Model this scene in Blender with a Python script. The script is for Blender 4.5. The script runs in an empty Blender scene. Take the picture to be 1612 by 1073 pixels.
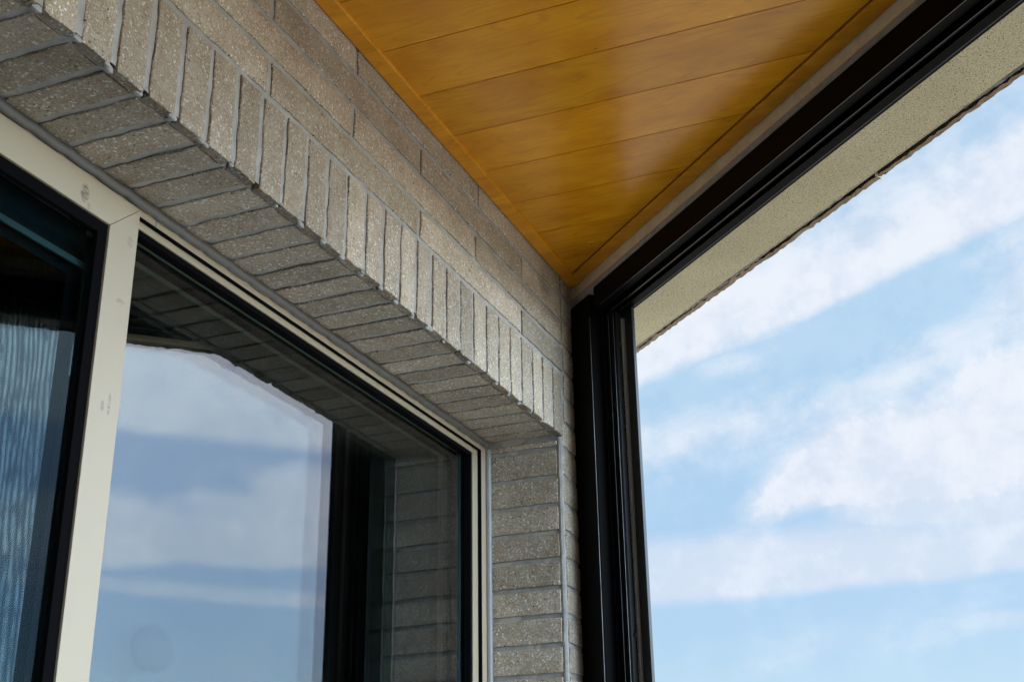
import bpy, math, random
from mathutils import Vector, Matrix, noise

random.seed(11)
sc = bpy.context.scene
COL = sc.collection
rad = math.radians

# ------------------------------------------------------------------ camera
# world origin is the camera's eye point, about 1.25 m above the veranda floor
cam_d = bpy.data.cameras.new('camera')
cam = bpy.data.objects.new('camera', cam_d)
COL.objects.link(cam)
R_ = Vector((0.92484467, 0.38004318, -0.01514990))
U_ = Vector((0.15823011, -0.34822455, 0.92396044))
F_ = Vector((-0.34586930, 0.85691706, 0.38218790))
mw = Matrix((R_, U_, -F_)).transposed().to_4x4()
cam.matrix_world = mw
cam_d.sensor_width = 36.0
cam_d.lens = 1986.116 * 36.0 / 1612.0
cam_d.clip_start = 0.02
cam_d.clip_end = 5000
sc.camera = cam

# ------------------------------------------------------------------ view
sc.view_settings.view_transform = 'Standard'
sc.view_settings.look = 'None'
sc.view_settings.gamma = 1.0
sc.view_settings.exposure = 0.0
sc.render.resolution_x, sc.render.resolution_y = 1024, 681
sc.cycles.max_bounces = 10
sc.cycles.diffuse_bounces = 5
sc.cycles.glossy_bounces = 5
sc.cycles.transparent_max_bounces = 24

# ------------------------------------------------------------------ node helpers
class NT:
    def __init__(s, tree):
        s.t = tree; s.n = tree.nodes; s.l = tree.links
    def new(s, typ, **kw):
        n = s.n.new(typ)
        for k, v in kw.items(): setattr(n, k, v)
        return n
    def put(s, sock, v):
        if isinstance(v, bpy.types.NodeSocket): s.l.new(v, sock)
        elif isinstance(v, (tuple, list)):
            v = tuple(v)
            if len(sock.default_value) == 4 and len(v) == 3: v = v + (1,)
            sock.default_value = v
        else: sock.default_value = v
    def m(s, op, a, b=None, c=None, clamp=False):
        n = s.new('ShaderNodeMath', operation=op, use_clamp=clamp)
        s.put(n.inputs[0], a)
        if b is not None: s.put(n.inputs[1], b)
        if c is not None: s.put(n.inputs[2], c)
        return n.outputs[0]
    def ss(s, x, lo, hi):          # smoothstep
        n = s.new('ShaderNodeMapRange', interpolation_type='SMOOTHSTEP')
        s.put(n.inputs['Value'], x); s.put(n.inputs['From Min'], lo); s.put(n.inputs['From Max'], hi)
        return n.outputs[0]
    def mr(s, x, a, b, c, d):
        n = s.new('ShaderNodeMapRange')
        s.put(n.inputs['Value'], x)
        for k, v in zip(('From Min', 'From Max', 'To Min', 'To Max'), (a, b, c, d)): s.put(n.inputs[k], v)
        return n.outputs[0]
    def noise(s, vec, scale, detail=4, rough=0.5, dist=0.0, out=0):
        n = s.new('ShaderNodeTexNoise'); s.put(n.inputs['Vector'], vec)
        n.inputs['Scale'].default_value = scale; n.inputs['Detail'].default_value = detail
        n.inputs['Roughness'].default_value = rough; n.inputs['Distortion'].default_value = dist
        return n.outputs[out]
    def vor(s, vec, scale, out='Distance', feature='F1'):
        n = s.new('ShaderNodeTexVoronoi', feature=feature); s.put(n.inputs['Vector'], vec)
        n.inputs['Scale'].default_value = scale
        return n.outputs[out]
    def mapping(s, vec, loc=(0,0,0), rot=(0,0,0), scl=(1,1,1)):
        n = s.new('ShaderNodeMapping'); s.put(n.inputs[0], vec)
        n.inputs['Location'].default_value = loc; n.inputs['Rotation'].default_value = rot; n.inputs['Scale'].default_value = scl
        return n.outputs[0]
    def sep(s, vec):
        n = s.new('ShaderNodeSeparateXYZ'); s.put(n.inputs[0], vec); return n.outputs
    def comb(s, x, y, z):
        n = s.new('ShaderNodeCombineXYZ')
        for i, v in enumerate((x, y, z)): s.put(n.inputs[i], v)
        return n.outputs[0]
    def mix(s, fac, a, b, blend='MIX'):
        n = s.new('ShaderNodeMix', data_type='RGBA', blend_type=blend)
        s.put(n.inputs[0], fac); s.put(n.inputs[6], a); s.put(n.inputs[7], b)
        return n.outputs[2]
    def bump(s, h, strength=0.5, dist=0.001, nrm=None):
        n = s.new('ShaderNodeBump'); n.inputs['Strength'].default_value = strength
        n.inputs['Distance'].default_value = dist; s.put(n.inputs['Height'], h)
        if nrm is not None: s.put(n.inputs['Normal'], nrm)
        return n.outputs[0]
    def attr(s, name):
        n = s.new('ShaderNodeAttribute', attribute_name=name); return n.outputs['Fac']

# ------------------------------------------------------------------ world: sky with drifting cloud
SUN_AZ, SUN_EL = 62.0, 74.0        # azimuth from +Y towards +X
world = bpy.data.worlds.new('World'); sc.world = world; world.use_nodes = True
W = NT(world.node_tree)
for n in list(W.n): W.n.remove(n)
wo = W.new('ShaderNodeOutputWorld'); bg = W.new('ShaderNodeBackground')
sky = W.new('ShaderNodeTexSky', sky_type='NISHITA')
sky.sun_disc = False; sky.sun_elevation = rad(SUN_EL); sky.sun_rotation = rad(SUN_AZ)
sky.air_density = 1.0; sky.dust_density = 1.2; sky.ozone_density = 1.5
SKY_STRENGTH = 0.15
GLOW = 8.5
tc = W.new('ShaderNodeTexCoord'); D = tc.outputs['Generated']
dx, dy, dz = W.sep(D)
az = W.m('MULTIPLY', W.m('ARCTAN2', dx, dy), 57.29578)
el = W.m('MULTIPLY', W.m('ARCSINE', dz), 57.29578)
def fbm(vec, scale, detail=7, rough=0.58): return W.m('SUBTRACT', W.noise(vec, scale, detail, rough), 0.5)
def skew(slope, ka, ke): return W.comb(W.m('MULTIPLY', az, ka), W.m('MULTIPLY', W.m('SUBTRACT', el, W.m('MULTIPLY', az, slope)), ke), 0.0)
nb = fbm(D, 11.0, 8, 0.60)                       # billows
nf = fbm(D, 34.0, 6, 0.62)
nw = fbm(skew(0.27, 0.085, 0.36), 1.0, 7, 0.60)  # wisps drawn out along the wind
nl = fbm(skew(0.05, 0.10, 0.42), 1.0, 7, 0.60)
n3 = fbm(W.mapping(D, scl=(1, 1, 3)), 5.0, 6, 0.6)
def band(a0, e0, slope, thick, s_lo, s_hi):
    d = W.m('SUBTRACT', el, W.m('ADD', W.m('MULTIPLY', W.m('SUBTRACT', az, a0), slope), e0))
    return W.m('MULTIPLY', W.ss(d, -s_lo, s_lo), W.m('SUBTRACT', 1.0, W.ss(d, thick - s_hi, thick + s_hi)))
def blob(a0, e0, ra, re):
    u = W.m('DIVIDE', W.m('SUBTRACT', az, a0), ra); v = W.m('DIVIDE', W.m('SUBTRACT', el, e0), re)
    return W.m('POWER', 2.718, W.m('MULTIPLY', W.m('ADD', W.m('MULTIPLY', u, u), W.m('MULTIPLY', v, v)), -1.0))
def mx(l):
    r = l[0]
    for q in l[1:]: r = W.m('MAXIMUM', r, q)
    return r
def sm(l):
    r = l[0]
    for q in l[1:]: r = W.m('ADD', r, q)
    return r
def cut(f, n, amp, lo, hi, top):
    return W.m('MULTIPLY', W.ss(W.m('ADD', f, W.m('MULTIPLY', n, amp)), lo, hi), top)
wisp = cut(mx([band(-15.8, 20.3, 0.29, 3.9, 0.65, 2.2), W.m('MULTIPLY', blob(-3.5, 27.5, 5.0, 1.2), 0.6)]), W.m('ADD', nw, W.m('MULTIPLY', nf, 0.35)), 1.5, 0.12, 1.05, 0.93)
wisp2 = cut(mx([W.m('MULTIPLY', band(-15.8, 15.8, 0.22, 2.4, 1.6, 1.4), 0.75), W.m('MULTIPLY', blob(2.2, 23.0, 2.6, 2.4), 0.8), W.m('MULTIPLY', blob(-12.0, 21.0, 2.0, 0.8), 0.6)]),
            W.m('ADD', nw, W.m('MULTIPLY', nf, 0.5)), 1.5, 0.05, 1.1, 0.80)
cum_f = sm([blob(-4.2, 17.1, 1.9, 1.9), blob(-6.9, 16.7, 1.9, 1.7), W.m('MULTIPLY', blob(-8.3, 16.0, 1.2, 1.2), 0.7), blob(-5.5, 15.2, 3.0, 1.3), W.m('MULTIPLY', blob(-10.5, 14.4, 1.3, 0.95), 0.80), W.m('MULTIPLY', blob(-9.2, 15.2, 1.5, 0.9), 0.45), blob(0.6, 18.3, 2.6, 2.4),
              blob(-1.8, 15.6, 3.4, 2.0), blob(3.5, 17.5, 4.0, 3.4)])
cum_n = W.m('ADD', nb, W.m('MULTIPLY', nf, 0.95))
cum = W.m('MAXIMUM', cut(cum_f, cum_n, 1.45, 0.40, 1.0, 0.93), cut(cum_f, W.m('ADD', nb, W.m('MULTIPLY', nw, 0.8)), 1.8, 0.02, 1.1, 0.78))
cumlow = cut(sm([blob(-4.5, 14.2, 4.5, 1.5), blob(2.0, 13.8, 5.0, 1.6)]), nb, 1.3, 0.25, 1.0, 0.78)
lowb = cut(band(-15.8, 10.3, 0.05, 3.0, 0.75, 1.5), W.m('ADD', nl, W.m('MULTIPLY', nb, 0.6)), 1.2, 0.18, 0.95, 0.76)
lowb2 = cut(W.m('MULTIPLY', blob(-1.8, 9.1, 3.0, 0.6), 0.9), nl, 1.6, 0.3, 1.1, 0.45)
mk = mx([wisp, wisp2, cum, cumlow, lowb, lowb2])
# azimuth 30 to 46 degrees: the part of the sky that the window pane mirrors
mk2 = mx([cut(band(31.3, 17.4, 0.05, 14.0, 0.7, 3.0), nl, 0.8, 0.1, 0.9, 0.85),
          cut(sm([band(31.3, 12.3, -0.03, 2.9, 0.5, 1.3), W.m('MULTIPLY', blob(32.0, 15.8, 3.0, 1.4), 0.9)]), W.m('ADD', nl, W.m('MULTIPLY', nb, 0.9)), 1.3, 0.2, 0.95, 0.80),
          cut(band(31.3, 10.5, 0.05, 0.7, 0.3, 0.4), nl, 1.5, 0.2, 1.1, 0.55)])
gen = W.m('MULTIPLY', W.ss(W.m('ADD', n3, W.m('MULTIPLY', nb, 0.5)), -0.06, 0.16), 0.9)
sel_r = W.m('MULTIPLY', W.ss(az, 14.0, 24.0), W.m('SUBTRACT', 1.0, W.ss(az, 55.0, 70.0)))
sel_l = W.m('MULTIPLY', W.ss(az, -30.0, -20.0), W.m('SUBTRACT', 1.0, W.ss(az, 8.0, 16.0)))
low = W.m('SUBTRACT', 1.0, W.ss(el, 36.0, 46.0))
mask = W.m('ADD', W.m('MULTIPLY', gen, W.m('SUBTRACT', 1.0, W.m('MULTIPLY', low, W.m('ADD', sel_r, sel_l, clamp=True)))),
           W.m('MULTIPLY', low, W.m('ADD', W.m('MULTIPLY', mk, sel_l), W.m('MULTIPLY', mk2, sel_r))), clamp=True)
veil = W.m('ADD', W.m('ADD', W.m('MULTIPLY', n3, 0.2), W.m('MULTIPLY', nw, 0.25)), W.mr(el, 8.0, 26.0, 0.20, 0.44))
veil = W.m('MULTIPLY', veil, 1.0, clamp=True)
mask = W.m('SUBTRACT', 1.0, W.m('MULTIPLY', W.m('SUBTRACT', 1.0, mask), W.m('SUBTRACT', 1.0, veil)))
tint = W.mix(W.ss(el, 7.0, 24.0), (0.94, 1.05, 1.08, 1), (0.94, 1.33, 1.22, 1))
tint = W.mix(W.ss(el, 34.0, 46.0), tint, (1.0, 1.02, 1.0, 1))
tint = W.mix(sel_r, tint, (0.74, 0.82, 0.88, 1))
blue = W.mix(1.0, sky.outputs[0], tint, 'MULTIPLY')
cloud = W.mix(W.ss(W.m('ADD', W.m('ADD', nb, W.m('MULTIPLY', nf, 0.9)), W.mr(el, 13.0, 20.0, -0.10, 0.06)), -0.20, 0.16), (4.80, 5.30, 6.15, 1), (5.80, 6.08, 6.60, 1))
skyc = W.mix(mask, blue, cloud)
# sky brightness added on the sunward side to light the wall and pane
glow = W.m('MULTIPLY', W.ss(az, 10.0, 84.0), W.m('SUBTRACT', 1.0, W.ss(az, 120.0, 178.0)))
gain = W.m('ADD', 1.0, W.m('MULTIPLY', glow, GLOW))
gn = W.new('ShaderNodeVectorMath', operation='SCALE'); W.put(gn.inputs[0], skyc); W.put(gn.inputs['Scale'], gain)
W.l.new(gn.outputs[0], bg.inputs['Color']); bg.inputs['Strength'].default_value = SKY_STRENGTH
W.l.new(bg.outputs[0], wo.inputs[0])

# ------------------------------------------------------------------ sun
sun_d = bpy.data.lights.new('sun', 'SUN'); sun_d.energy = 4.0; sun_d.angle = rad(0.5); sun_d.color = (1.0, 0.95, 0.87)
sun = bpy.data.objects.new('sun', sun_d); COL.objects.link(sun)
sd = Vector((math.sin(rad(SUN_AZ)) * math.cos(rad(SUN_EL)), math.cos(rad(SUN_AZ)) * math.cos(rad(SUN_EL)), math.sin(rad(SUN_EL))))
sun.rotation_euler = sd.to_track_quat('Z', 'Y').to_euler(); sun.location = sd * 30

# ------------------------------------------------------------------ materials
def mat(name):
    m = bpy.data.materials.new(name); m.use_nodes = True
    t = NT(m.node_tree); b = t.n['Principled BSDF']
    return m, t, b
def obj_co(t): return t.new('ShaderNodeTexCoord').outputs['Object']

def mat_brick():
    m, t, b = mat('speckled brick'); co = obj_co(t)
    tone = t.attr('tone')
    big = t.noise(co, 14, 5, 0.6)
    fine = t.noise(co, 330, 3, 0.7)
    base = t.mix(t.ss(big, 0.35, 0.68), (0.32, 0.255, 0.170, 1), (0.47, 0.405, 0.31, 1))
    base = t.mix(t.ss(fine, 0.38, 0.66), base, (0.58, 0.51, 0.41, 1))
    warm = t.mix(t.m('MULTIPLY', t.ss(t.noise(co, 60, 4, 0.6), 0.5, 0.75), 0.6), base, (0.36, 0.225, 0.12, 1))
    warm = t.mix(t.m('MULTIPLY', t.ss(t.noise(co, 170, 3, 0.7), 0.52, 0.68), 0.6), warm, (0.17, 0.13, 0.09, 1))
    wn = t.new('ShaderNodeVectorMath', operation='SCALE'); t.put(wn.inputs[0], t.noise(co, 260, 2, 0.6, out=1)); wn.inputs['Scale'].default_value = 0.0035
    wc = t.new('ShaderNodeVectorMath', operation='ADD'); t.put(wc.inputs[0], co); t.put(wc.inputs[1], wn.outputs[0]); wc = wc.outputs[0]
    vc = t.vor(wc, 270, 'Color'); vd = t.vor(wc, 270, 'Distance')
    vx, vy, vz = t.sep(vc)
    white = t.m('MULTIPLY', t.m('MULTIPLY', t.ss(vx, 0.56, 0.95), 1.0), t.m('LESS_THAN', vd, t.m('MULTIPLY', vz, 0.78)))
    vc2 = t.vor(wc, 210, 'Color'); vd2 = t.vor(wc, 210, 'Distance')
    ux, uy, uz = t.sep(vc2)
    dark = t.m('MULTIPLY', t.m('GREATER_THAN', ux, 0.88), t.m('LESS_THAN', vd2, t.m('MULTIPLY', uz, 0.42)))
    c = t.mix(white, warm, (0.78, 0.77, 0.74, 1))
    c = t.mix(dark, c, (0.060, 0.046, 0.034, 1))
    c = t.mix(1.0, c, t.comb(tone, tone, tone), 'MULTIPLY')
    stn = t.m('MULTIPLY', t.ss(t.noise(t.mapping(co, scl=(1, 1, 1.8)), 4.5, 6, 0.65), 0.50, 0.72), 0.30)
    c = t.mix(stn, c, (0.20, 0.155, 0.10, 1))
    pitn = t.m('MULTIPLY', t.m('LESS_THAN', t.vor(wc, 75), 0.16), t.ss(t.noise(co, 11, 3), 0.52, 0.62))
    c = t.mix(t.m('MULTIPLY', pitn, 0.8), c, (0.045, 0.035, 0.025, 1))
    # brown patch up in the corner under the ceiling
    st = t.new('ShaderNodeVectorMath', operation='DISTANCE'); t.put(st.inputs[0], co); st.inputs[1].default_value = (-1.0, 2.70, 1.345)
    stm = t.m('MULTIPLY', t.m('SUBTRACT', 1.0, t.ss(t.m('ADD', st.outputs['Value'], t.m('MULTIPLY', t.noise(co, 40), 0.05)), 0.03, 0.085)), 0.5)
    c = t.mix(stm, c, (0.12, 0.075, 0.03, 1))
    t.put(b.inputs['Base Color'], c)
    b.inputs['Roughness'].default_value = 0.62
    t.put(b.inputs['Specular IOR Level'], t.m('ADD', t.m('MULTIPLY', white, 0.5), 0.25))
    h = t.m('ADD', t.m('MULTIPLY', fine, 0.8), t.m('SUBTRACT', t.m('MULTIPLY', white, 0.35), t.m('MULTIPLY', dark, 1.6)))
    h = t.m('ADD', h, t.m('MULTIPLY', t.noise(co, 90, 4, 0.65), 1.2))
    t.put(b.inputs['Normal'], t.bump(h, 0.7, 0.0018))
    return m
def mat_mortar(name, c1, c2):
    m, t, b = mat(name); co = obj_co(t)
    n = t.noise(co, 25, 6, 0.6); f = t.noise(co, 420, 3, 0.7)
    c = t.mix(t.ss(n, 0.3, 0.7), c1, c2)
    c = t.mix(t.m('MULTIPLY', t.ss(f, 0.60, 0.75), 0.45), c, (0.07, 0.065, 0.06, 1))
    t.put(b.inputs['Base Color'], c); b.inputs['Roughness'].default_value = 0.85
    t.put(b.inputs['Normal'], t.bump(t.m('ADD', t.m('MULTIPLY', f, 0.5), t.noise(co, 110, 4)), 0.9, 0.003))
    return m
def mat_wood():
    m, t, b = mat('varnished maple board'); co = obj_co(t)
    tone = t.attr('tone')
    x, y, z = t.sep(co)
    sh = t.comb(t.m('ADD', x, t.m('MULTIPLY', tone, 7.0)), y, t.m('MULTIPLY', tone, 3.0))
    w = t.mapping(sh, scl=(0.8, 6.5, 1.0))
    d = t.noise(w, 1.9, 2.5, 0.45)
    rings = t.m('FRACT', t.m('MULTIPLY', d, 13.0))
    rings = t.m('SUBTRACT', 1.0, t.m('ABSOLUTE', t.m('SUBTRACT', t.m('MULTIPLY', rings, 2.0), 1.0)))
    line = t.ss(rings, 0.72, 1.0)
    fib = t.noise(t.mapping(sh, scl=(5, 160, 1)), 3.0, 4, 0.6)
    cl = t.noise(t.mapping(sh, scl=(3, 6, 1)), 2.0, 4, 0.6)
    c = t.mix(t.ss(cl, 0.3, 0.7), (0.58, 0.225, 0.006, 1), (0.74, 0.330, 0.012, 1))
    c = t.mix(t.m('MULTIPLY', line, 0.30), c, (0.33, 0.12, 0.006, 1))
    c = t.mix(t.m('MULTIPLY', t.ss(fib, 0.45, 0.72), 0.38), c, (0.42, 0.17, 0.010, 1))
    knot = t.vor(t.mapping(sh, scl=(2.4, 9.0, 1)), 1.6)
    c = t.mix(t.m('MULTIPLY', t.m('LESS_THAN', t.m('ADD', knot, t.m('MULTIPLY', t.noise(sh, 60), 0.04)), 0.058), 0.7), c, (0.85, 0.50, 0.09, 1))
    pin = t.vor(sh, 9.0)
    c = t.mix(t.m('LESS_THAN', pin, 0.016), c, (0.06, 0.025, 0.01, 1))
    br = t.mr(tone, 0, 1, 0.90, 1.08)
    c = t.mix(1.0, c, t.comb(br, br, br), 'MULTIPLY')
    t.put(b.inputs['Base Color'], c)
    t.put(b.inputs['Roughness'], t.mr(cl, 0, 1, 0.17, 0.24))
    b.inputs['Specular IOR Level'].default_value = 0.42
    t.put(b.inputs['Normal'], t.bump(t.m('ADD', fib, t.noise(t.mapping(sh, scl=(3, 14, 1)), 3.0, 3)), 0.12, 0.0012))
    return m
def mat_plain(name, col, rough=0.5, spec=0.5, metallic=0.0, nscale=0, namt=0.0, bstr=0.0, bscale=300):
    m, t, b = mat(name); co = obj_co(t)
    if nscale:
        n = t.noise(co, nscale, 5, 0.6)
        c = t.mix(t.m('MULTIPLY', t.ss(n, 0.45, 0.75), namt), col + (1,), tuple(v * 0.6 for v in col) + (1,))
        t.put(b.inputs['Base Color'], c)
        t.put(b.inputs['Roughness'], t.mr(n, 0.2, 0.8, rough * 0.85, rough * 1.2))
    else:
        b.inputs['Base Color'].default_value = col + (1,); b.inputs['Roughness'].default_value = rough
    b.inputs['Specular IOR Level'].default_value = spec; b.inputs['Metallic'].default_value = metallic
    if bstr: t.put(b.inputs['Normal'], t.bump(t.noise(co, bscale, 3, 0.6), bstr, 0.001))
    return m
def mat_cream():
    m, t, b = mat('cream painted aluminium'); co = obj_co(t)
    n = t.noise(co, 9, 5, 0.6)
    c = t.mix(t.m('MULTIPLY', t.ss(n, 0.5, 0.8), 0.25), (0.455, 0.39, 0.285, 1), (0.37, 0.315, 0.23, 1))
    # scuffs left by fingers and tools
    def scuff(c, p, sx, sy, sz, amt):
        q = t.new('ShaderNodeVectorMath', operation='SUBTRACT'); t.put(q.inputs[0], co); q.inputs[1].default_value = p
        x, y, z = t.sep(q.outputs[0])
        r = t.m('SQRT', t.m('ADD', t.m('POWER', t.m('DIVIDE', y, sy), 2.0), t.m('POWER', t.m('DIVIDE', z, sz), 2.0)))
        streak = t.noise(t.mapping(co, rot=(rad(35), 0, 0), scl=(1, 60, 420)), 1.0, 4, 0.6)
        k = t.m('MULTIPLY', t.m('SUBTRACT', 1.0, t.ss(t.m('ADD', r, t.m('MULTIPLY', t.noise(co, 160), 0.6)), 1.0, 1.45)), t.ss(streak, 0.36, 0.56))
        return t.mix(t.m('MULTIPLY', k, amt), c, (0.10, 0.085, 0.07, 1))
    for p, sy, sz, a in SCUFFS: c = scuff(c, p, 1, sy, sz, a)
    t.put(b.inputs['Base Color'], c); b.inputs['Roughness'].default_value = 0.42
    t.put(b.inputs['Normal'], t.bump(t.noise(co, 700, 2), 0.06, 0.0005))
    return m
def mat_concrete():
    m, t, b = mat('stippled concrete'); co = obj_co(t)
    big = t.noise(co, 5, 5, 0.6); f = t.noise(co, 300, 3, 0.8)
    c = t.mix(t.ss(big, 0.3, 0.7), (0.64, 0.57, 0.37, 1), (0.72, 0.65, 0.44, 1))
    c = t.mix(t.m('MULTIPLY', t.ss(f, 0.48, 0.60), 0.68), c, (0.20, 0.175, 0.11, 1))
    v = t.vor(co, 260); vx, vy, vz = t.sep(t.vor(co, 260, 'Color'))
    pit = t.m('MULTIPLY', t.m('LESS_THAN', v, 0.30), t.m('GREATER_THAN', vx, 0.84))
    c = t.mix(pit, c, (0.07, 0.06, 0.045, 1))
    t.put(b.inputs['Base Color'], c); b.inputs['Roughness'].default_value = 0.9
    t.put(b.inputs['Normal'], t.bump(t.m('SUBTRACT', f, pit), 0.6, 0.002))
    return m
def mat_glass(name, ior, tint=(1, 1, 1), refl=(1, 1, 1), wav=0.0):
    m, t, b = mat(name); t.n.remove(b); out = [n for n in t.n if n.type == 'OUTPUT_MATERIAL'][0]
    geo = t.new('ShaderNodeNewGeometry'); dt = t.new('ShaderNodeVectorMath', operation='DOT_PRODUCT')
    t.l.new(geo.outputs['Incoming'], dt.inputs[0]); t.l.new(geo.outputs['Normal'], dt.inputs[1])
    c5 = t.m('POWER', t.m('SUBTRACT', 1.0, t.m('ABSOLUTE', dt.outputs['Value'])), 5.0)
    r0 = ((ior - 1) / (ior + 1)) ** 2
    fres = t.m('ADD', t.m('MULTIPLY', c5, 1 - r0), r0)
    g = t.new('ShaderNodeBsdfGlossy'); g.inputs['Roughness'].default_value = 0.0; g.inputs['Color'].default_value = refl + (1,)
    tr = t.new('ShaderNodeBsdfTransparent'); tr.inputs['Color'].default_value = tint + (1,)
    co = obj_co(t)
    # faint wipe marks and dust on the pane
    du = t.ss(t.noise(t.mapping(co, rot=(0.6, 0, 0), scl=(1, 9, 2.5)), 6.0, 6, 0.65), 0.62, 0.85)
    vx, vy, vz = t.sep(t.vor(co, 55, 'Color'))
    sp = t.m('MULTIPLY', t.m('LESS_THAN', t.vor(co, 55), 0.045), t.m('GREATER_THAN', vx, 0.85))
    q = t.new('ShaderNodeVectorMath', operation='SUBTRACT'); t.put(q.inputs[0], co); q.inputs[1].default_value = (-1.23, 1.580, 0.306)
    qx, qy, qz = t.sep(q.outputs[0])
    rr = t.m('SQRT', t.m('ADD', t.m('POWER', t.m('DIVIDE', qy, 0.052), 2.0), t.m('POWER', t.m('DIVIDE', qz, 0.036), 2.0)))
    rr = t.m('ADD', rr, t.m('MULTIPLY', t.m('SUBTRACT', t.noise(co, 45, 4, 0.6), 0.5), 0.5))
    blot = t.m('MULTIPLY', t.m('SUBTRACT', 1.0, t.ss(rr, 0.9, 1.05)), t.m('ADD', 0.55, t.m('MULTIPLY', t.ss(rr, 0.5, 0.95), 0.35)))
    scr = t.m('MULTIPLY', t.ss(t.noise(t.mapping(co, rot=(-0.9, 0, 0), scl=(1, 4, 60)), 7.0, 5, 0.7), 0.66, 0.74), t.ss(t.noise(co, 9, 3), 0.55, 0.7))
    df = t.new('ShaderNodeBsdfDiffuse'); df.inputs['Color'].default_value = (0.07, 0.07, 0.07, 1)
    mx = t.new('ShaderNodeMixShader'); t.put(mx.inputs[0], fres); t.l.new(tr.outputs[0], mx.inputs[1]); t.l.new(g.outputs[0], mx.inputs[2])
    m2 = t.new('ShaderNodeMixShader'); t.put(m2.inputs[0], t.m('ADD', t.m('MULTIPLY', du, 0.03), t.m('ADD', t.m('MULTIPLY', sp, 0.3), t.m('ADD', t.m('MULTIPLY', blot, 0.055), t.m('MULTIPLY', scr, 0.14)))))
    t.l.new(mx.outputs[0], m2.inputs[1]); t.l.new(df.outputs[0], m2.inputs[2])
    t.l.new(m2.outputs[0], out.inputs[0])
    return m
def mat_mesh():
    # glossy panel; ripples of the mirrored sky painted into its colour
    m, t, b = mat('painted ripple film'); co = obj_co(t)
    x, y, z = t.sep(co)
    q = t.comb(x, t.m('MULTIPLY', y, 1.0), t.m('MULTIPLY', z, 0.22))
    d = t.m('SUBTRACT', t.noise(q, 16, 3, 0.5), 0.5)
    ph = t.m('ADD', t.m('MULTIPLY', y, 620.0), t.m('ADD', t.m('MULTIPLY', d, 22.0), t.m('MULTIPLY', z, 40.0)))
    wv = t.m('ADD', t.m('MULTIPLY', t.m('SINE', ph), 0.5), 0.5)
    br = t.noise(t.comb(x, t.m('MULTIPLY', y, 3.0), z), 30, 3, 0.6)
    k = t.m('MULTIPLY', wv, t.ss(br, 0.3, 0.62))
    b.inputs['Base Color'].default_value = (0.01, 0.02, 0.035, 1)
    b.inputs['Metallic'].default_value = 1.0
    c = t.mix(k, (0.12, 0.105, 0.11, 1), (0.40, 0.345, 0.335, 1))
    t.put(b.inputs['Base Color'], c)
    b.inputs['Roughness'].default_value = 0.05
    t.put(b.inputs['Normal'], t.bump(t.m('ADD', wv, br), 0.05, 0.0006))
    return m

SCUFFS = [((-1.195, 1.283, 0.925), 0.009, 0.016, 0.75), ((-1.195, 1.294, 0.908), 0.003, 0.006, 0.5),
          ((-1.195, 1.372, 0.62), 0.004, 0.010, 0.4), ((-1.195, 1.386, 0.628), 0.003, 0.02, 0.45),
          ((-1.195, 1.385, 0.79), 0.010, 0.006, 0.3), ((-1.195, 1.393, 0.895), 0.008, 0.010, 0.25)]
M_BRICK = mat_brick()
M_MORT = mat_mortar('grey mortar', (0.35, 0.345, 0.33, 1), (0.47, 0.462, 0.44, 1))
M_MORT_D = mat_mortar('rough dark mortar', (0.17, 0.155, 0.15, 1), (0.30, 0.28, 0.265, 1))
M_WOOD = mat_wood()
M_CREAM = mat_cream()
M_CONC = mat_concrete()
M_TILE = mat_mortar('brown tile', (0.26, 0.19, 0.125, 1), (0.36, 0.27, 0.18, 1))
M_GAP_SHADE = mat_plain('painted gap shade', (0.16, 0.055, 0.010), 0.5, 0.2)  # brown that paints the shade of the ceiling trim gap
M_GLINT = mat_plain('painted edge glint', (0.16, 0.16, 0.16), 0.3, 0.5, 0.7, 8, 0.8)  # lighter grey for highlight lines painted on the black frame
M_FASC = mat_mortar('tan render', (0.70, 0.60, 0.42, 1), (0.80, 0.70, 0.52, 1))
M_BLACK = mat_plain('black anodised aluminium', (0.0035, 0.0033, 0.0034), 0.45, 0.045)
M_BLACK2 = mat_plain('black satin aluminium', (0.012, 0.013, 0.015), 0.30, 0.5)
M_GASKET_AND_SHADE = mat_plain('black rubber and groove shade', (0.004, 0.004, 0.005), 0.9, 0.04)
M_SEAL = mat_plain('grey sealant', (0.15, 0.15, 0.145), 0.38, 0.5, 0.0, 20, 0.4, 0.1, 60)
M_SEALJ = mat_plain('light grey sealant', (0.30, 0.30, 0.31), 0.33, 0.5, 0.0, 20, 0.3)
M_SPACER = mat_plain('aluminium spacer', (0.10, 0.17, 0.18), 0.35, 0.5, 0.6)
M_TEAL = mat_plain('pale teal strip', (0.16, 0.27, 0.27), 0.35, 0.5)
M_INNER = mat_plain('grey inner stile', (0.12, 0.125, 0.13), 0.3, 0.3, 0.0, 14, 0.5)
M_INNER2 = mat_plain('dark teal stile', (0.006, 0.022, 0.027), 0.4, 0.1)
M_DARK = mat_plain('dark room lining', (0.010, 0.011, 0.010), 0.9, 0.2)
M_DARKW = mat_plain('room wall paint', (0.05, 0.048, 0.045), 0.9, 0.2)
M_BRUSH = mat_plain('grey pile brush', (0.30, 0.29, 0.27), 0.9, 0.1, 0.0, 300, 0.6)
M_TERR = mat_plain('pale stone terrace', (0.23, 0.21, 0.175), 0.6, 0.3, 0.0, 6, 0.3)
M_FLOOR = mat_plain('stone tile floor', (0.055, 0.05, 0.045), 0.6, 0.3, 0.0, 6, 0.3)
M_GROUND = mat_plain('pale gravel ground', (0.20, 0.18, 0.14), 0.9, 0.2, 0.0, 3, 0.4)
M_PLASTER = mat_plain('cream plaster', (0.55, 0.52, 0.46), 0.9, 0.2, 0.0, 5, 0.2)
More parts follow.
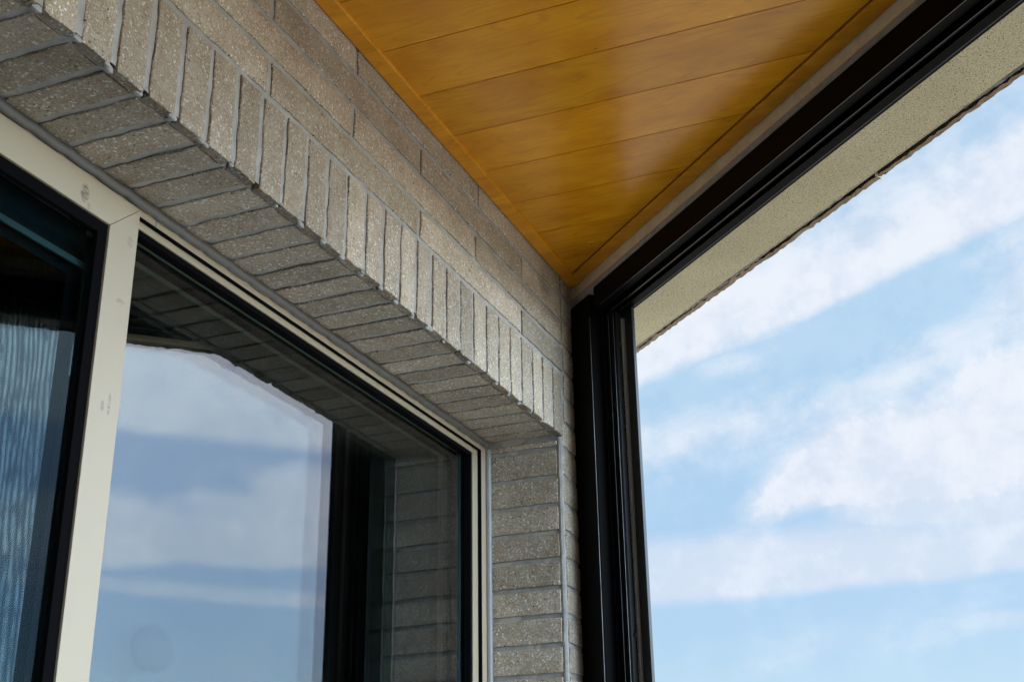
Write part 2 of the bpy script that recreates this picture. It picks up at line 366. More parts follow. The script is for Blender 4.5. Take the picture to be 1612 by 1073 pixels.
M_GL1 = mat_glass('outer pane glass', 1.46, (0.92, 0.95, 0.95), (0.96, 0.94, 0.98))
M_GL2 = mat_glass('coated pane glass', 1.40, (0.88, 0.93, 0.93), (0.93, 0.93, 0.97))
M_GL3 = mat_glass('inner pane glass', 1.42, (0.75, 0.83, 0.83), (0.86, 0.90, 0.96))
M_GLT = mat_glass('dark screen glass', 1.15, (0.55, 0.64, 0.66), (0.70, 0.9, 1.0))

# ------------------------------------------------------------------ mesh helpers
class MB:
    def __init__(s): s.v = []; s.f = []; s.t = []
    def face(s, idx, tone=1.0): s.f.append(idx); s.t.append(tone)
    def prism(s, O, A, B, C, tone=1.0):
        b = len(s.v); O, A, B, C = map(Vector, (O, A, B, C))
        for i in (0, 1):
            for j in (0, 1):
                for k in (0, 1): s.v.append(O + A * i + B * j + C * k)
        q = [(0, 1, 3, 2), (4, 6, 7, 5), (0, 4, 5, 1), (2, 3, 7, 6), (0, 2, 6, 4), (1, 5, 7, 3)]
        if A.cross(B).dot(C) < 0: q = [tuple(reversed(x)) for x in q]
        for x in q: s.face(tuple(b + i for i in x), tone)
    def box(s, p0, p1, tone=1.0):
        s.prism(p0, (p1[0] - p0[0], 0, 0), (0, p1[1] - p0[1], 0), (0, 0, p1[2] - p0[2]), tone)
    def extrude(s, pts, off, closed=True, tone=1.0):
        """polygon pts (3D) extruded by the vector off"""
        b = len(s.v); n = len(pts); off = Vector(off)
        for p in pts: s.v.append(Vector(p))
        for p in pts: s.v.append(Vector(p) + off)
        for i in range(n if closed else n - 1):
            j = (i + 1) % n
            s.face((b + i, b + j, b + n + j, b + n + i), tone)
        if closed:
            s.face(tuple(range(b + n - 1, b - 1, -1)), tone); s.face(tuple(range(b + n, b + 2 * n)), tone)
    def grid(s, O, U, V, nu, nv, fn=None, tone=1.0):
        b = len(s.v); O, U, V = map(Vector, (O, U, V))
        N = U.cross(V).normalized()
        for j in range(nv + 1):
            for i in range(nu + 1):
                p = O + U * (i / nu) + V * (j / nv)
                if fn: p = p + N * fn(p)
                s.v.append(p)
        for j in range(nv):
            for i in range(nu):
                a = b + j * (nu + 1) + i
                s.face((a, a + 1, a + nu + 2, a + nu + 1), tone)
    def slip(s, O, U, V, N, lu, lv, th, tone=1.0, jit=0.0009, bev=0.0016, step=0.012, lift=None):
        O, U, V, N = map(Vector, (O, U, V, N)); b = len(s.v)
        if U.cross(V).dot(N) < 0: U, V, lu, lv = V, U, lv, lu
        def cuts(l):
            n = max(1, int(round((l - 2 * bev) / step)))
            return [0.0] + [bev + (l - 2 * bev) * i / n for i in range(n + 1)] + [l]
        cu, cv = cuts(lu), cuts(lv); nu, nv = len(cu), len(cv)
        tw = [random.uniform(-0.0010, 0.0010) for _ in range(4)]
        seed = random.uniform(0, 100)
        for j, v in enumerate(cv):
            for i, u in enumerate(cu):
                edge = i in (0, nu - 1) or j in (0, nv - 1)
                du = random.uniform(-jit, jit) if i in (0, 1, nu - 2, nu - 1) else 0
                dv = random.uniform(-jit, jit) if j in (0, 1, nv - 2, nv - 1) else 0
                fu, fv = u / lu, v / lv
                h = th + tw[0] * (1 - fu) * (1 - fv) + tw[1] * fu * (1 - fv) + tw[2] * (1 - fu) * fv + tw[3] * fu * fv
                h += 0.0007 * noise.noise(Vector((u * 40 + seed, v * 40, seed)))
                if edge: h -= bev * random.uniform(0.7, 1.3)
                s.v.append(O + U * (u + du) + V * (v + dv) + N * h)
        for j in range(nv - 1):
            for i in range(nu - 1):
                a = b + j * nu + i; s.face((a, a + 1, a + nu + 1, a + nu), tone)
        ring = [b + i for i in range(nu)] + [b + j * nu + nu - 1 for j in range(1, nv)] + \
               [b + (nv - 1) * nu + i for i in range(nu - 2, -1, -1)] + [b + j * nu for j in range(nv - 2, 0, -1)]
        c = len(s.v)
        for r in ring:
            p = s.v[r]; h = (p - O).dot(N); s.v.append(p - N * h)
        n = len(ring)
        for i in range(n):
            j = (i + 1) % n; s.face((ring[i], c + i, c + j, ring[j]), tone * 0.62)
    def tube(s, pts, r, seg=8, tone=1.0, rfn=None):
        pts = [Vector(p) for p in pts]; b = len(s.v); n = len(pts)
        for i, p in enumerate(pts):
            d = (pts[min(i + 1, n - 1)] - pts[max(i - 1, 0)]).normalized()
            a = d.cross(Vector((0, 0, 1)) if abs(d.z) < 0.9 else Vector((1, 0, 0))).normalized(); c = d.cross(a)
            rr = r * (rfn(i) if rfn else 1)
            for k in range(seg):
                t = 2 * math.pi * k / seg; s.v.append(p + (a * math.cos(t) + c * math.sin(t)) * rr)
        for i in range(n - 1):
            for k in range(seg):
                k2 = (k + 1) % seg
                s.face((b + i * seg + k, b + i * seg + k2, b + (i + 1) * seg + k2, b + (i + 1) * seg + k), tone)
    def build(s, name, m, parent=None, smooth=False, bevel=0.0):
        me = bpy.data.meshes.new(name)
        me.from_pydata([tuple(v) for v in s.v], [], s.f); me.update()
        at = me.attributes.new('tone', 'FLOAT', 'FACE'); at.data.foreach_set('value', s.t)
        me.materials.append(m)
        if smooth:
            me.polygons.foreach_set('use_smooth', [True] * len(me.polygons)); me.set_sharp_from_angle(angle=rad(38))
        o = bpy.data.objects.new(name, me); COL.objects.link(o)
        if parent:
            o.parent = parent; o.location = -parent.location
        if bevel:
            md = o.modifiers.new('bevel', 'BEVEL'); md.width = bevel; md.segments = 2; md.limit_method = 'ANGLE'; md.harden_normals = False
        return o
def thing(name, label, cat, loc, group=None):
    o = bpy.data.objects.new(name, None); COL.objects.link(o); o.location = loc
    o.empty_display_size = 0.1
    o['label'] = label; o['category'] = cat
    if group: o['group'] = group
    return o
def struct(o): o['kind'] = 'structure'; return o

# plan directions: T runs along the glazed opening towards the brick wall, N points outdoors
T = Vector((-0.7179335, 0.69611169, 0)); N = Vector((0.69611169, 0.7179335, 0)); Z = Vector((0, 0, 1))
def H(s, t, z): return N * s + T * t + Z * z
X, Y = Vector((1, 0, 0)), Vector((0, 1, 0))

FZ = -1.25            # veranda floor
XW = -1.0             # face of the brick wall
CZ = 1.41             # underside of ceiling trim
Y0 = -1.6             # rear end of the veranda
OP0, OP1 = -0.40, 2.790   # window opening along the wall
LZ = 0.974            # underside of lintel
PITCH = 0.0685
J0 = 1.0282           # a soldier joint

# ------------------------------------------------------------------ structure: ground, floors
g = MB(); g.box((-300, -300, FZ - 0.5), (300, 300, FZ - 0.16)); struct(g.build('ground', M_GROUND))
def poly_floor(name, pts, z0, z1, m):
    b = MB(); b.extrude([(p[0], p[1], z0) for p in pts], (0, 0, z1 - z0)); return b.build(name, m)
def tcross(s):        # point where the line s=const meets x=XW
    t = (XW - s * N.x) / T.x; return H(s, t, 0)
tq = -3.4             # far end of the opening behind the viewer
c1, c2 = tcross(1.46), H(1.46, tq, 0)
struct(poly_floor('veranda_floor', [(XW - 0.3, Y0 - 0.2), (c2.x, c2.y), (c1.x, c1.y), (XW - 0.3, c1.y)], FZ - 0.15, FZ, M_FLOOR))
a1, a2, a3, a4 = H(1.462, -8, 0), H(7.5, -8, 0), H(7.5, 8, 0), H(1.462, 8, 0)
struct(poly_floor('terrace', [(a1.x, a1.y), (a2.x, a2.y), (a3.x, a3.y), (a4.x, a4.y)], FZ - 0.155, FZ - 0.05, M_TERR))

# ------------------------------------------------------------------ brick wall
wall = thing('brick_wall', 'speckled beige brick wall with grey mortar joints and a soldier course over the window', 'wall', (XW, 1.2, FZ))
def tone(): return random.uniform(0.79, 1.13) * (0.86 if random.random() < 0.12 else 1.0)
core = MB()
core.box((-1.33, OP0, 0.990), (-1.0145, 3.3, 1.62))                # wall above the opening
core.box((-1.33, Y0, FZ), (-1.0145, OP0, 1.62))
core.box((-1.33, 2.797, FZ), (-1.0145, 3.3, 0.990))                # pier beyond the opening
core.build('wall_core', M_PLASTER, wall)
mo = MB()
def mfn(p):
    return 0.0018 * noise.noise(p * 20) + 0.0013 * noise.noise(p * 75)
XM = -1.0036
YC = 2.821            # straight joint beside the pier column
mo.grid((XM, Y0, 0.980), (0, 3.05 - Y0, 0), (0, 0, 1.62 - 0.980), 420, 70, mfn)
mo.grid((XM, 2.800, FZ), (0, 0.25, 0), (0, 0, 0.980 - FZ), 28, 220, mfn)
mo.grid((XM, Y0, FZ), (0, OP0 - Y0, 0), (0, 0, 0.980 - FZ), 40, 80, mfn)
# soffit mortar
mo.grid((-1.0175, OP0, 0.9795), (0, OP1 + 0.006 - OP0, 0), (-0.19, 0, 0), 420, 24, lambda p: -mfn(p))
# reveal mortar (faces -Y)
mo.grid((-1.20, 2.7965, FZ), (0.187, 0, 0), (0, 0, 0.9815 - FZ), 24, 260, mfn)
# corner fillet of mortar between reveal slips and pier slips
def fil(pts_fn, n, a, bvec):
    pass
mo.tube([(-1.0075 + 0.0012 * noise.noise(Vector((0, 0, z * 30))), 2.7985 + 0.0012 * noise.noise(Vector((5, 0, z * 30))), z) for z in [FZ + i * 0.01 for i in range(int((0.984 - FZ) / 0.01))]], 0.0075, 8)
# beads of mortar pushed out along the soffit arris
mo.tube([(-1.0195 + 0.0015 * noise.noise(Vector((y * 25, 0, 3))), y, 0.9815 + 0.0020 * noise.noise(Vector((y * 30, 7, 0)))) for y in [OP0 + i * 0.008 for i in range(int((2.80 - OP0) / 0.008))]], 0.0045, 8,
        rfn=lambda i: 0.8 + 0.6 * noise.noise(Vector((i * 0.35, 1, 2))))
k = 0
for i in range(-21, 27):
    yj = J0 + PITCH * i
    if yj < OP0 + 0.02 or yj > 2.79: continue
    if random.random() < 0.9:
        n_ = random.randint(1, 4)
        for q in range(n_):
            r = random.uniform(0.0026, 0.0056)
            c = Vector((random.uniform(-1.011, -1.002), yj + random.uniform(-0.009, 0.006), LZ + random.uniform(-0.0015, 0.004)))
            mo.tube([c - Y * r * 1.6, c - Y * r * 0.6, c + Y * r * 0.6, c + Y * r * 1.6], r, 6, rfn=lambda i: (0.35, 1, 0.95, 0.4)[i])
mo.build('mortar', M_MORT, wall, smooth=True)

ST = MB()
rows = [(1.1500, 1.2100, [-0.7385, -0.191, 0.3565, 0.904, 1.4515, 1.9990, 2.5400]),
        (1.2225, 1.2810, [-1.012, -0.465, 0.0805, 0.628, 1.1755, 1.7230, 2.2715]),
        (1.2930, 1.3505, [-0.7425, -0.195, 0.3525, 0.900, 1.4475, 1.9980, 2.5450]),
        (1.3630, 1.4230, [-1.007, -0.460, 0.0875, 0.635, 1.1800, 1.7281, 2.2877])]
JW = 0.0064
for z0, z1, js in rows:
    xs = [Y0 - 0.02] + js + [YC]
    for a, b in zip(xs[:-1], xs[1:]):
        ST.slip((-1.0140, a + JW, z0 + random.uniform(-.0008, .0008)), Y, Z, X, b - a - 2 * JW, z1 - z0, 0.0140, tone(), jit=0.0014)
ST.build('stretcher_bricks', M_BRICK, wall, smooth=True)

# plain courses left of the opening
PL = MB(); z = LZ + 0.17 - 0.072; r = 0
while z > FZ - 0.05:
    js = [Y0 - 0.3 + (0.27 if r % 2 else 0)]
    while js[-1] < OP0: js.append(js[-1] + 0.5475)
    js[-1] = OP0
    for a, b in zip(js[:-1], js[1:]):
        if b - a > 0.03: PL.slip((-1.0140, a + JW, max(z, FZ + 0.002)), Y, Z, X, b - a - 2 * JW, 0.060 if z > FZ else 0.02, 0.014, tone(), step=0.03)
    z -= 0.072; r += 1
PL.build('end_bricks', M_BRICK, wall, smooth=True)

# soldier course
SO = MB(); SF = MB()
i = -21
while True:
    a = J0 + PITCH * i; b = a + PITCH
    i += 1
    if b < OP0 + 0.02: continue
    if a > 2.79: break
    j1, j2 = random.uniform(-.0012, .0012), random.uniform(-.0012, .0012)
    b2 = min(b, 2.8215)
    SO.slip((-1.0170, a + JW + j1, LZ + random.uniform(-0.0012, 0.0012)), Y, Z, X, (b2 - JW + j2) - (a + JW + j1), 0.1635, 0.0170, tone(), jit=0.0013)
    # soffit slip above it, faces down
    b3 = min(b, OP1 + 0.004)
    if b3 - a > 0.03:
        SF.slip((-1.0225 + random.uniform(-0.001, 0.001), a + JW, 0.9895), -X, Y, -Z, 0.172, b3 - a - 2 * JW, 0.0135, tone() * 0.97, jit=0.0014)
SO.build('soldier_course', M_BRICK, wall, smooth=True)
SF.build('lintel_soffit_bricks', M_BRICK, wall, smooth=True)

# pier: reveal slips and the narrow stack-bonded column
RV = MB(); PC = MB()
zj = [1.4370, 1.3660, 1.2950, 1.2220, 1.1510, 1.0800, 1.0140, 0.9430, 0.8700, 0.8000, 0.7330, 0.6670, 0.6000, 0.5340, 0.4660, 0.3985]
while zj[-1] > FZ + 0.07: zj.append(zj[-1] - 0.0672)
for hi, lo in zip(zj[:-1], zj[1:]):
    y0 = YC + 0.004 if lo > 1.0 else 2.8035
    if hi < 1.0 or lo > 1.0: pass
    PC.slip((-1.0140, y0 + random.uniform(-.0012, .0012), lo + 0.0058), Y, Z, X, 0.16, hi - lo - 0.0116, 0.0145, tone(), jit=0.0014)
    if lo < 0.95:
        top = min(hi - 0.0056, 0.9610)
        RV.slip((-1.0135, 2.8010, lo + 0.0056), -X, Z, -Y, 0.176, top - lo - 0.0056, 0.0110, tone(), jit=0.0009)
RV.build('reveal_bricks', M_BRICK, wall, smooth=True)
PC.build('pier_bricks', M_BRICK, wall, smooth=True)

# ------------------------------------------------------------------ wooden ceiling
ceil = thing('wooden_ceiling', 'glossy orange brown varnished wooden board ceiling with narrow edge trim', 'ceiling', (0, 1, CZ))
S_IN = 1.391
def on_ceiling_clip(y0, y1, smax):
    """polygon of the strip y0..y1 between the brick wall and the line s = smax"""
    def xs(y): return (smax - y * N.y) / N.x
    pts = [(XW - 0.0, y0), (max(xs(y0), XW), y0), (max(xs(y1), XW), y1), (XW - 0.0, y1)]
    if pts[1][0] <= XW + 0.001 and pts[2][0] <= XW + 0.001: return None
    return pts
bd = MB(); BZ = CZ + 0.0065
jy = [0.0]; base = 1.7505 * 1.0046; step = 0.16075 * 1.0046
k0 = int((Y0 - base) / step) - 1
ys = [base + step * q for q in range(k0, 9)]
gap = 0.0011
for y0, y1 in zip(ys[:-1], ys[1:]):
    tn = random.random()
    pts = on_ceiling_clip(y0 + gap, y1 - gap, S_IN - 0.004)
    if not pts: continue
    if pts[2][0] <= XW: 
        yy = (S_IN - 0.004 - XW * N.x) / N.y
        pts = [pts[0], pts[1], (XW, yy)]
    b = len(bd.v)
    for p in pts: bd.v.append(Vector((p[0], p[1], BZ)))
    bd.face(tuple(reversed(range(b, b + len(pts)))), tn)
    for p in pts: bd.v.append(Vector((p[0], p[1], BZ + 0.009)))
    n_ = len(pts)
    for i in range(n_):
        j = (i + 1) % n_; bd.face((b + i, b + j, b + n_ + j, b + n_ + i), tn)
bd.build('boards', M_WOOD, ceil)
bk = MB(); bp = [(XW, Y0), tuple(H(S_IN, -3.3, 0)[:2]), tuple(tcross(S_IN)[:2])]
bk.extrude([(p[0], p[1], BZ + 0.005) for p in bp], (0, 0, 0.03)); bk.build('backing', M_DARK, ceil)
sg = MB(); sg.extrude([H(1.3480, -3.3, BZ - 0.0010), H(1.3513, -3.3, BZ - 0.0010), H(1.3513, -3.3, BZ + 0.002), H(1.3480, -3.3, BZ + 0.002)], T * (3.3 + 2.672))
sg.build('gap_shade_strip', M_GAP_SHADE, ceil)  # dark strip stands in for the shade between boards and trim
t1 = MB(); yc = tcross(S_IN)
t1.extrude([(XW + 0.0025, Y0, CZ), (XW + 0.0365, Y0, CZ), (XW + 0.0365, Y0, CZ + 0.012), (XW + 0.0025, Y0, CZ + 0.012)], (0, 2.876 - Y0, 0))
o = t1.build('edge_trim', M_WOOD, ceil, bevel=0.0024)
t2 = MB()
t2.extrude([H(1.3515, -3.3, CZ + 0.001), H(1.3885, -3.3, CZ + 0.001), H(1.3885, -3.3, CZ + 0.013), H(1.3515, -3.3, CZ + 0.013)], T * (3.3 + 2.722))
t2.build('edge_trim', M_WOOD, ceil, bevel=0.0012)

# ------------------------------------------------------------------ concrete beam above the opening
beam = thing('concrete_beam', 'stippled olive concrete beam with a ragged tiled outer edge above the black frame', 'beam', H(1.55, 0.5, 1.357))
TA, TB = -3.4, 3.0
L_ = TB - TA
fa = MB()
def rough(a): return lambda p: a * noise.noise(p * 30) + a * 0.5 * noise.noise(p * 110)
fa.grid(H(1.391, TA, 1.376), T * L_, Z * 0.26, 300, 8, rough(0.0006))
fa.build('inner_face', M_FASC, beam)
sf = MB()
SZ = 1.357
sf.extrude([H(1.400, TA, SZ), H(1.6790, TA, SZ), H(1.6790, TA, SZ + 0.30), H(1.400, TA, SZ + 0.30)], T * L_)
sf.build('soffit', M_CONC, beam)
# mortar line between frame and inner face (sloping grey joint)
ml = MB()
b = 0; nseg = 500
for i in range(nseg + 1):
    t = TA + L_ * i / nseg
    w = 0.0028 * noise.noise(Vector((t * 14, 0, 0))) + 0.0014 * noise.noise(Vector((t * 60, 3, 0)))
    ml.v += [H(1.3905, t, 1.3835 + 0.0012 * noise.noise(Vector((t * 18, 9, 0)))), H(1.3860, t, 1.3700 + w), H(1.398, t, 1.3600 + w * 0.5)]
for i in range(nseg):
    a = i * 3
    ml.face((a, a + 3, a + 4, a + 1)); ml.face((a + 1, a + 4, a + 5, a + 2))
ml.build('mortar_line', M_MORT, beam, smooth=True)
# ragged outer mortar and tile edge
mg = MB()
for i in range(nseg * 2 + 1):
    t = TA + L_ * i / (nseg * 2)
    blobby = max(0.0, noise.noise(Vector((t * 3.1, 2, 0))) + 0.25 + 0.5 * max(0, t - 1.9))
    q = lambda f, sd_: noise.noise(Vector((t * f, sd_, 0)))
    mg.v += [H(1.6758 + 0.0015 * q(30, 8), t, SZ - 0.0004), H(1.6800 + 0.003 * q(40, 1), t, SZ + 0.004 - blobby * 0.008 + 0.0045 * q(55, 2)),
             H(1.6870 + 0.003 * q(50, 3), t, SZ + 0.009 - blobby * 0.011 + 0.005 * q(70, 4)), H(1.6960, t, SZ + 0.010)]
for i in range(nseg * 2):
    a = i * 4
    for k in range(3): mg.face((a + k, a + k + 1, a + k + 5, a + k + 4))
mg.build('edge_mortar', M_MORT_D, beam, smooth=True)
tl = MB(); t = TA
while t < TB:
    ln = random.uniform(0.36, 0.56)
    ds, dzz = random.uniform(-0.003, 0.0035), random.uniform(-0.0025, 0.0020)
    tl.slip(H(1.6890, t + 0.004, SZ + 0.30), T, -Z, N, ln - 0.005, 0.30 - dzz, 0.0130 + ds, random.uniform(.9, 1.1), jit=0.0024, step=0.012)
    t += ln
tl.build('edge_tiles', M_TILE, beam, smooth=True)

# roof slab over the veranda and the room behind
rf = MB(); q1, q2 = H(1.66, -3.6, 0), H(1.66, 3.4, 0)
rf.extrude([(-5, -4, 1.60), (q1.x, -4, 1.60), (q1.x, q1.y, 1.60), (q2.x, q2.y, 1.60), (-5, q2.y, 1.60)], (0, 0, 0.35))
o = rf.build('roof_slab', M_PLASTER)
o['label'] = 'flat rendered roof slab over the veranda ceiling'; o['category'] = 'roof'
ew = MB(); ew.box((XW, Y0 - 0.15, FZ), (4.6, Y0, 1.42)); o = ew.build('end_wall', M_PLASTER)
o['label'] = 'plain cream plastered wall closing the far end of the veranda behind the viewer'; o['category'] = 'wall'

# ------------------------------------------------------------------ black sliding-door frame
fr = thing('door_frame', 'black aluminium sliding door frame with stepped tracks under the concrete beam', 'door frame', H(1.42, 2.6, FZ))
post = MB()
pp = [(1.3825, 2.745), (1.3825, 2.6275), (1.3870, 2.6262), (1.4170, 2.6262), (1.4170, 2.5920), (1.4190, 2.5905), (1.4230, 2.5905), (1.4230, 2.5775),
      (1.4300, 2.5770), (1.4480, 2.5770), (1.4480, 2.5900), (1.4800, 2.5900), (1.4800, 2.745)]
post.extrude([H(s, t, FZ) for s, t in pp], Z * (1.352 - FZ))
post.build('post', M_BLACK, fr, bevel=0.0009)
lip = MB(); lip.extrude([H(s, t, FZ) for s, t in [(1.4500, 2.5895), (1.4500, 2.5290), (1.4580, 2.5290), (1.4580, 2.5895)]], Z * (1.352 - FZ))
lip.build('outer_lip', M_BLACK2, fr, bevel=0.0008)
tf = MB(); tf.extrude([H(s, t, FZ) for s, t in [(1.4302, 2.5768), (1.4478, 2.5768), (1.4478, 2.5772), (1.4302, 2.5772)]], Z * (1.29 - FZ)); tf.build('track_face', M_BLACK2, fr)
rid = MB()
for s, t, w in ((1.4165, 2.6195, 0.0016), (1.4225, 2.5900, 0.0012), (1.4225, 2.5840, 0.0010)):
    rid.box((0, 0, 0), (0, 0, 0)) if False else rid.extrude([H(s - w, t - w, FZ), H(s - w, t + w, FZ), H(s + w, t + w, FZ), H(s + w, t - w, FZ)], Z * (1.29 - FZ))
rid.build('track_rib', M_BLACK2, fr)
ed = MB()
for s_, z_ in ((1.3823, 1.2984), (1.4139, 1.2879), (1.4372, 1.2900), (1.4552, 1.2874)):
    ed.extrude([H(s_ - 0.0005, TA, z_ - 0.0004), H(s_ + 0.0005, TA, z_ - 0.0004), H(s_ + 0.0005, TA, z_ + 0.0004), H(s_ - 0.0005, TA, z_ + 0.0004)], T * (2.57 - TA))
for s_, t_ in ((1.3826, 2.6272), (1.4169, 2.5918), (1.4229, 2.5772)):
    ed.extrude([H(s_ - 0.0004, t_ - 0.0006, FZ), H(s_ + 0.0004, t_ - 0.0006, FZ), H(s_ + 0.0004, t_ + 0.0004, FZ), H(s_ - 0.0004, t_ + 0.0004, FZ)], Z * (1.286 - FZ))
ed.build('edge_glints', M_GLINT, fr)  # thin pale strips standing in for catch-lights along the profile edges
bl = MB()
for i in range(1400):
    z = FZ + 0.02 + i * (1.250 - FZ) / 1400
    a = random.uniform(-0.0010, 0.0010); c = random.uniform(-0.0008, 0.0008)
    bl.extrude([H(1.4425 + c, 2.5660 + a, z), H(1.4425 + c, 2.5740 + a, z), H(1.4505, 2.5740, z), H(1.4505, 2.5660, z)], Z * 0.0013)
bl.build('brush_strip', M_BRUSH, fr)
for kk in (0.8364, 0.3344):
    s_ = 1.4400; zz = kk * s_
    sm = MB(); c = H(s_, 2.5770, zz)
    rings = [(0.0062, 0.0), (0.0060, 0.0012), (0.0046, 0.0030), (0.0022, 0.0040), (0.0008, 0.0036)]
    b0 = 0
    for r, h in rings:
        for q in range(14):
            a = 2 * math.pi * q / 14; sm.v.append(c - T * h + N * (r * math.cos(a)) + Z * (r * math.sin(a)))
    for j in range(len(rings) - 1):
        for q in range(14):
            q2_ = (q + 1) % 14; sm.face((j * 14 + q, j * 14 + q2_, (j + 1) * 14 + q2_, (j + 1) * 14 + q))
    sm.face(tuple(56 + q for q in range(14)))
    sm.build('screw_head', M_BLACK2, fr, smooth=True)
hd = MB()
hp = [(1.3825, 1.3590), (1.3825, 1.2985), (1.4060, 1.2985), (1.4060, 1.3180), (1.4140, 1.3180), (1.4140, 1.2880), (1.4200, 1.2880), (1.4200, 1.3120), (1.4370, 1.3120), (1.4370, 1.2890), (1.4560, 1.2870), (1.4600, 1.2870), (1.4600, 1.3590)]
hd.extrude([H(s, TA, z) for s, z in hp], T * (2.60 - TA))
hd.build('header', M_BLACK, fr, bevel=0.0009)
hl = MB(); hl.extrude([H(s, TA, z) for s, z in [(1.4605, 1.2895), (1.4660, 1.2895), (1.4660, 1.3575), (1.4605, 1.3575)]], T * (2.60 - TA))
hl.build('header_lip', M_BLACK, fr, bevel=0.0006)
p2 = MB(); p2.extrude([H(s, t, FZ) for s, t in [(1.3825, TA), (1.3825, TA + 0.15), (1.46, TA + 0.15), (1.46, TA)]], Z * (1.352 - FZ)); p2.build('post', M_BLACK, fr, bevel=0.001)
si = MB(); si.extrude([H(s, TA, z) for s, z in [(1.3825, FZ), (1.46, FZ), (1.46, FZ + 0.035), (1.3825, FZ + 0.035)]], T * (2.6 - TA)); si.build('sill', M_BLACK, fr, bevel=0.001)

# ------------------------------------------------------------------ window
win = thing('sliding_window', 'cream aluminium window under the brick lintel, its wide double glazed pane mirroring the sky', 'window', (-1.22, 1.2, FZ))
ZB = FZ + 0.05
of = MB()
of.box((-1.32, OP0, 0.9517), (-1.2000, 2.7890, 0.985))
of.box((-1.32, 2.7585, ZB), (-1.2000, 2.7890, 0.9517))
of.build('outer_frame', M_CREAM, win, bevel=0.0012)
fb = MB(); fb.box((-1.2104, OP0, 0.9511), (-1.2012, 2.7576, 0.9516)); fb.box((-1.2104, 2.7577, ZB), (-1.2012, 2.7582, 0.9516)); fb.build('groove_shade', M_GASKET_AND_SHADE, win)  # black lining paints the shade under the outer frame
jn = MB(); jn.box((-1.2005, 1.4525, 0.9519), (-1.1993, 1.4545, 0.9640)); jn.build('joint_strip', M_MORT_D, win)
sa = MB()
XS = -1.2105; SY, SZT = 2.7275, 0.9383
sa.extrude([(XS, 1.36, SZT), (XS, 1.36, 0.9505), (-1.2290, 1.36, 0.9505), (-1.2290, 1.36, SZT)], (0, 2.7570 - 1.36, 0))
sa.box((-1.2290, SY, ZB), (XS, 2.7570, SZT))
sash = sa.build('sash', M_CREAM, win, bevel=0.0010)
gk = MB()
gk.box((-1.2300, 1.36, SZT - 0.010), (-1.2135, SY - 0.0002, SZT - 0.0003)); gk.box((-1.2300, SY - 0.010, ZB), (-1.2135, SY - 0.0003, SZT - 0.010))
gk.build('gasket', M_GASKET_AND_SHADE, win)
def pane(name, x, th, y0, y1, z1, m, par):
    b = MB(); b.box((x - th, y0, ZB), (x, y1, z1)); return b.build(name, m, par)
pane('glass_pane', -1.2300, 0.0004, 1.36, SY - 0.001, SZT - 0.001, M_GL1, win)
pane('glass_pane', -1.2445, 0.0004, 1.36, 2.755, 0.955, M_GL2, win)
pane('glass_pane', -1.2670, 0.0004, 1.36, 2.755, 0.955, M_GL3, win)
sp = MB()
zt = 0.758 * 1.238; yt = 2.1913 * 1.238
sp.box((-1.2440, 1.36, zt), (-1.2380, yt + 0.004, zt + 0.0035)); sp.box((-1.2440, yt, ZB), (-1.2380, yt + 0.0035, zt))
sp.build('spacer_bar', M_SPACER, win)
sb = MB(); sb.box((-1.2439, 1.36, zt + 0.0036), (-1.2320, 2.76, 0.96)); sb.box((-1.2439, yt + 0.0036, ZB), (-1.2320, 2.76, zt + 0.0035))
sb.box((-1.29, 1.36, 0.9395), (-1.2681, 2.76, 0.96)); sb.box((-1.29, SY + 0.001, ZB), (-1.2681, 2.76, 0.9395))
sb.build('edge_seal', M_GASKET_AND_SHADE, win)
se = MB()
ys_ = [OP0 + i * 0.006 for i in range(int((2.787 - OP0) / 0.006))]
def near_joint(y):
    d = ((y - J0) / PITCH) % 1.0; d = min(d, 1 - d); return math.exp(-(d / 0.13) ** 2)
se.tube([(-1.1950 + 0.0012 * noise.noise(Vector((y * 9, 1, 0))), y, 0.9690 + 0.0022 * near_joint(y) + 0.0010 * noise.noise(Vector((y * 30, 4, 0)))) for y in ys_], 0.0085, 10,
        rfn=lambda i: 1 + 0.12 * noise.noise(Vector((i * 0.11, 0, 6))))
se.build('sealant', M_SEAL, win, smooth=True)
sj = MB()
sj.tube([(-1.1955, 2.7895 + 0.0008 * noise.noise(Vector((0, 1, z * 20))), z) for z in [ZB + i * 0.02 for i in range(int((0.968 - ZB) / 0.02) + 1)]], 0.0085, 10)
sj.build('sealant', M_SEALJ, win, smooth=True)

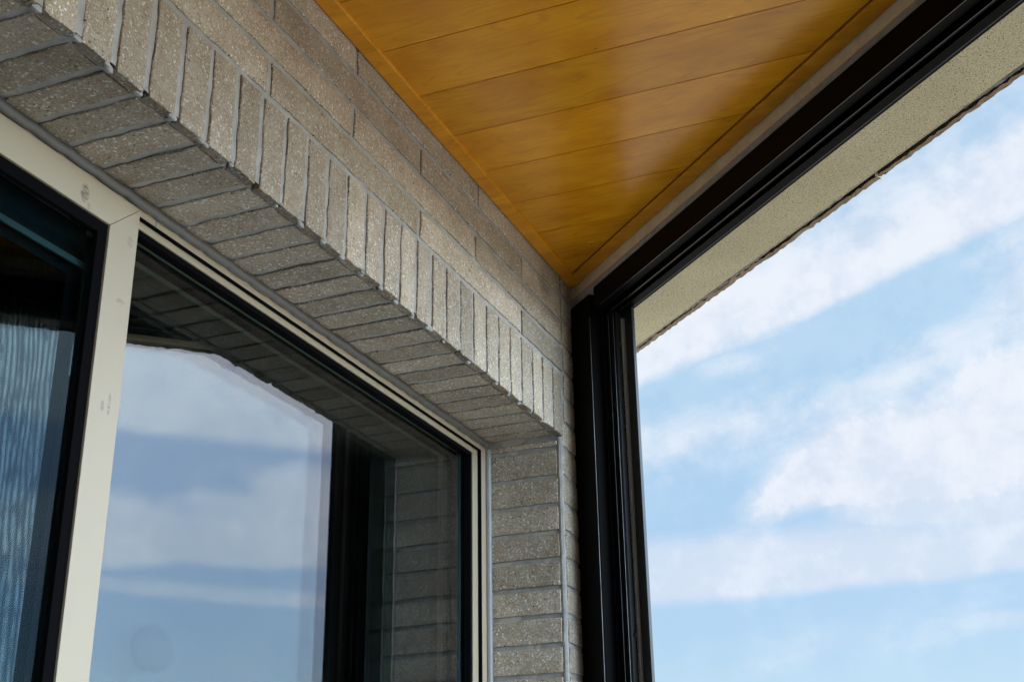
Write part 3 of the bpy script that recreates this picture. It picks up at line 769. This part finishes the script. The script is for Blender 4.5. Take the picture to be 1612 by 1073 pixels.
# ------------------------------------------------------------------ left leaf (slides on the outer track)
lf = thing('screen_leaf', 'cream framed sliding screen leaf with mitred corner, dark with a blue mesh painted with reflection ripples', 'screen', (-1.205, 0.6, ZB))
XL = -1.1950; LY1, LYi, LZ1, LZi = 1.4085, 1.3443, 0.9580, 0.9015
th = 0.017
ra = MB(); e = 0.0004
ra.extrude([(XL, OP0 + 0.02, LZ1), (XL, OP0 + 0.02, LZi), (XL, LYi - e, LZi), (XL, LY1 - e, LZ1)], (-th, 0, 0))
ra.build('top_rail', M_CREAM, lf, bevel=0.0007)
sl = MB(); sl.extrude([(XL, LY1, LZ1 - e), (XL, LYi, LZi - e), (XL, LYi, ZB), (XL, LY1, ZB)], (-th, 0, 0)); sl.build('stile', M_CREAM, lf, bevel=0.0007)
s2 = MB(); s2.box((XL - th, OP0 + 0.02, ZB), (XL, OP0 + 0.08, LZi - e)); s2.build('stile', M_CREAM, lf, bevel=0.0007)
gl = MB(); gl.box((XL - 0.012, OP0 + 0.08, LZi - 0.020), (XL - 0.004, LYi - 0.0003, LZi - 0.0006)); gl.box((XL - 0.012, LYi - 0.0205, ZB), (XL - 0.004, LYi - 0.0003, LZi - 0.020))
gl.build('gasket', M_GASKET_AND_SHADE, lf)
pane('glass_pane', XL - 0.013, 0.0004, OP0 + 0.08, LYi - 0.001, LZi - 0.001, M_GLT, lf)
XI = -1.235
# inner sash: dark stile with grey facets, teal glazing line, mesh with painted ripples
te = MB(); y_a = 1.1005 * 1.225
te.box((-1.2290, OP0 + 0.1, 0.676 * 1.225 + 0.0), (-1.2250, y_a, 0.676 * 1.225 + 0.010)); te.box((-1.2290, y_a - 0.011, ZB), (-1.2250, y_a, 0.676 * 1.225))
te.build('glazing_line', M_TEAL, lf)
gs = MB(); yb = 1.0955 * 1.232
gs.box((-1.2330, yb - 0.022, ZB), (-1.2300, yb, 0.66)); gs.build('inner_stile', M_INNER, lf)
g2 = MB(); g2.box((-1.2420, 1.3100, ZB), (-1.2380, 1.3430, 0.90)); g2.box((-1.2420, OP0 + 0.1, 0.80), (-1.2380, 1.3100, 0.90)); g2.build('inner_frame', M_INNER2, lf)
ms = MB(); ms.box((-1.2162, OP0 + 0.1, ZB), (-1.2150, 1.0606 * 1.215, 0.80)); ms.build('mesh_panel', mat_mesh(), lf)

# ------------------------------------------------------------------ dark room behind the window
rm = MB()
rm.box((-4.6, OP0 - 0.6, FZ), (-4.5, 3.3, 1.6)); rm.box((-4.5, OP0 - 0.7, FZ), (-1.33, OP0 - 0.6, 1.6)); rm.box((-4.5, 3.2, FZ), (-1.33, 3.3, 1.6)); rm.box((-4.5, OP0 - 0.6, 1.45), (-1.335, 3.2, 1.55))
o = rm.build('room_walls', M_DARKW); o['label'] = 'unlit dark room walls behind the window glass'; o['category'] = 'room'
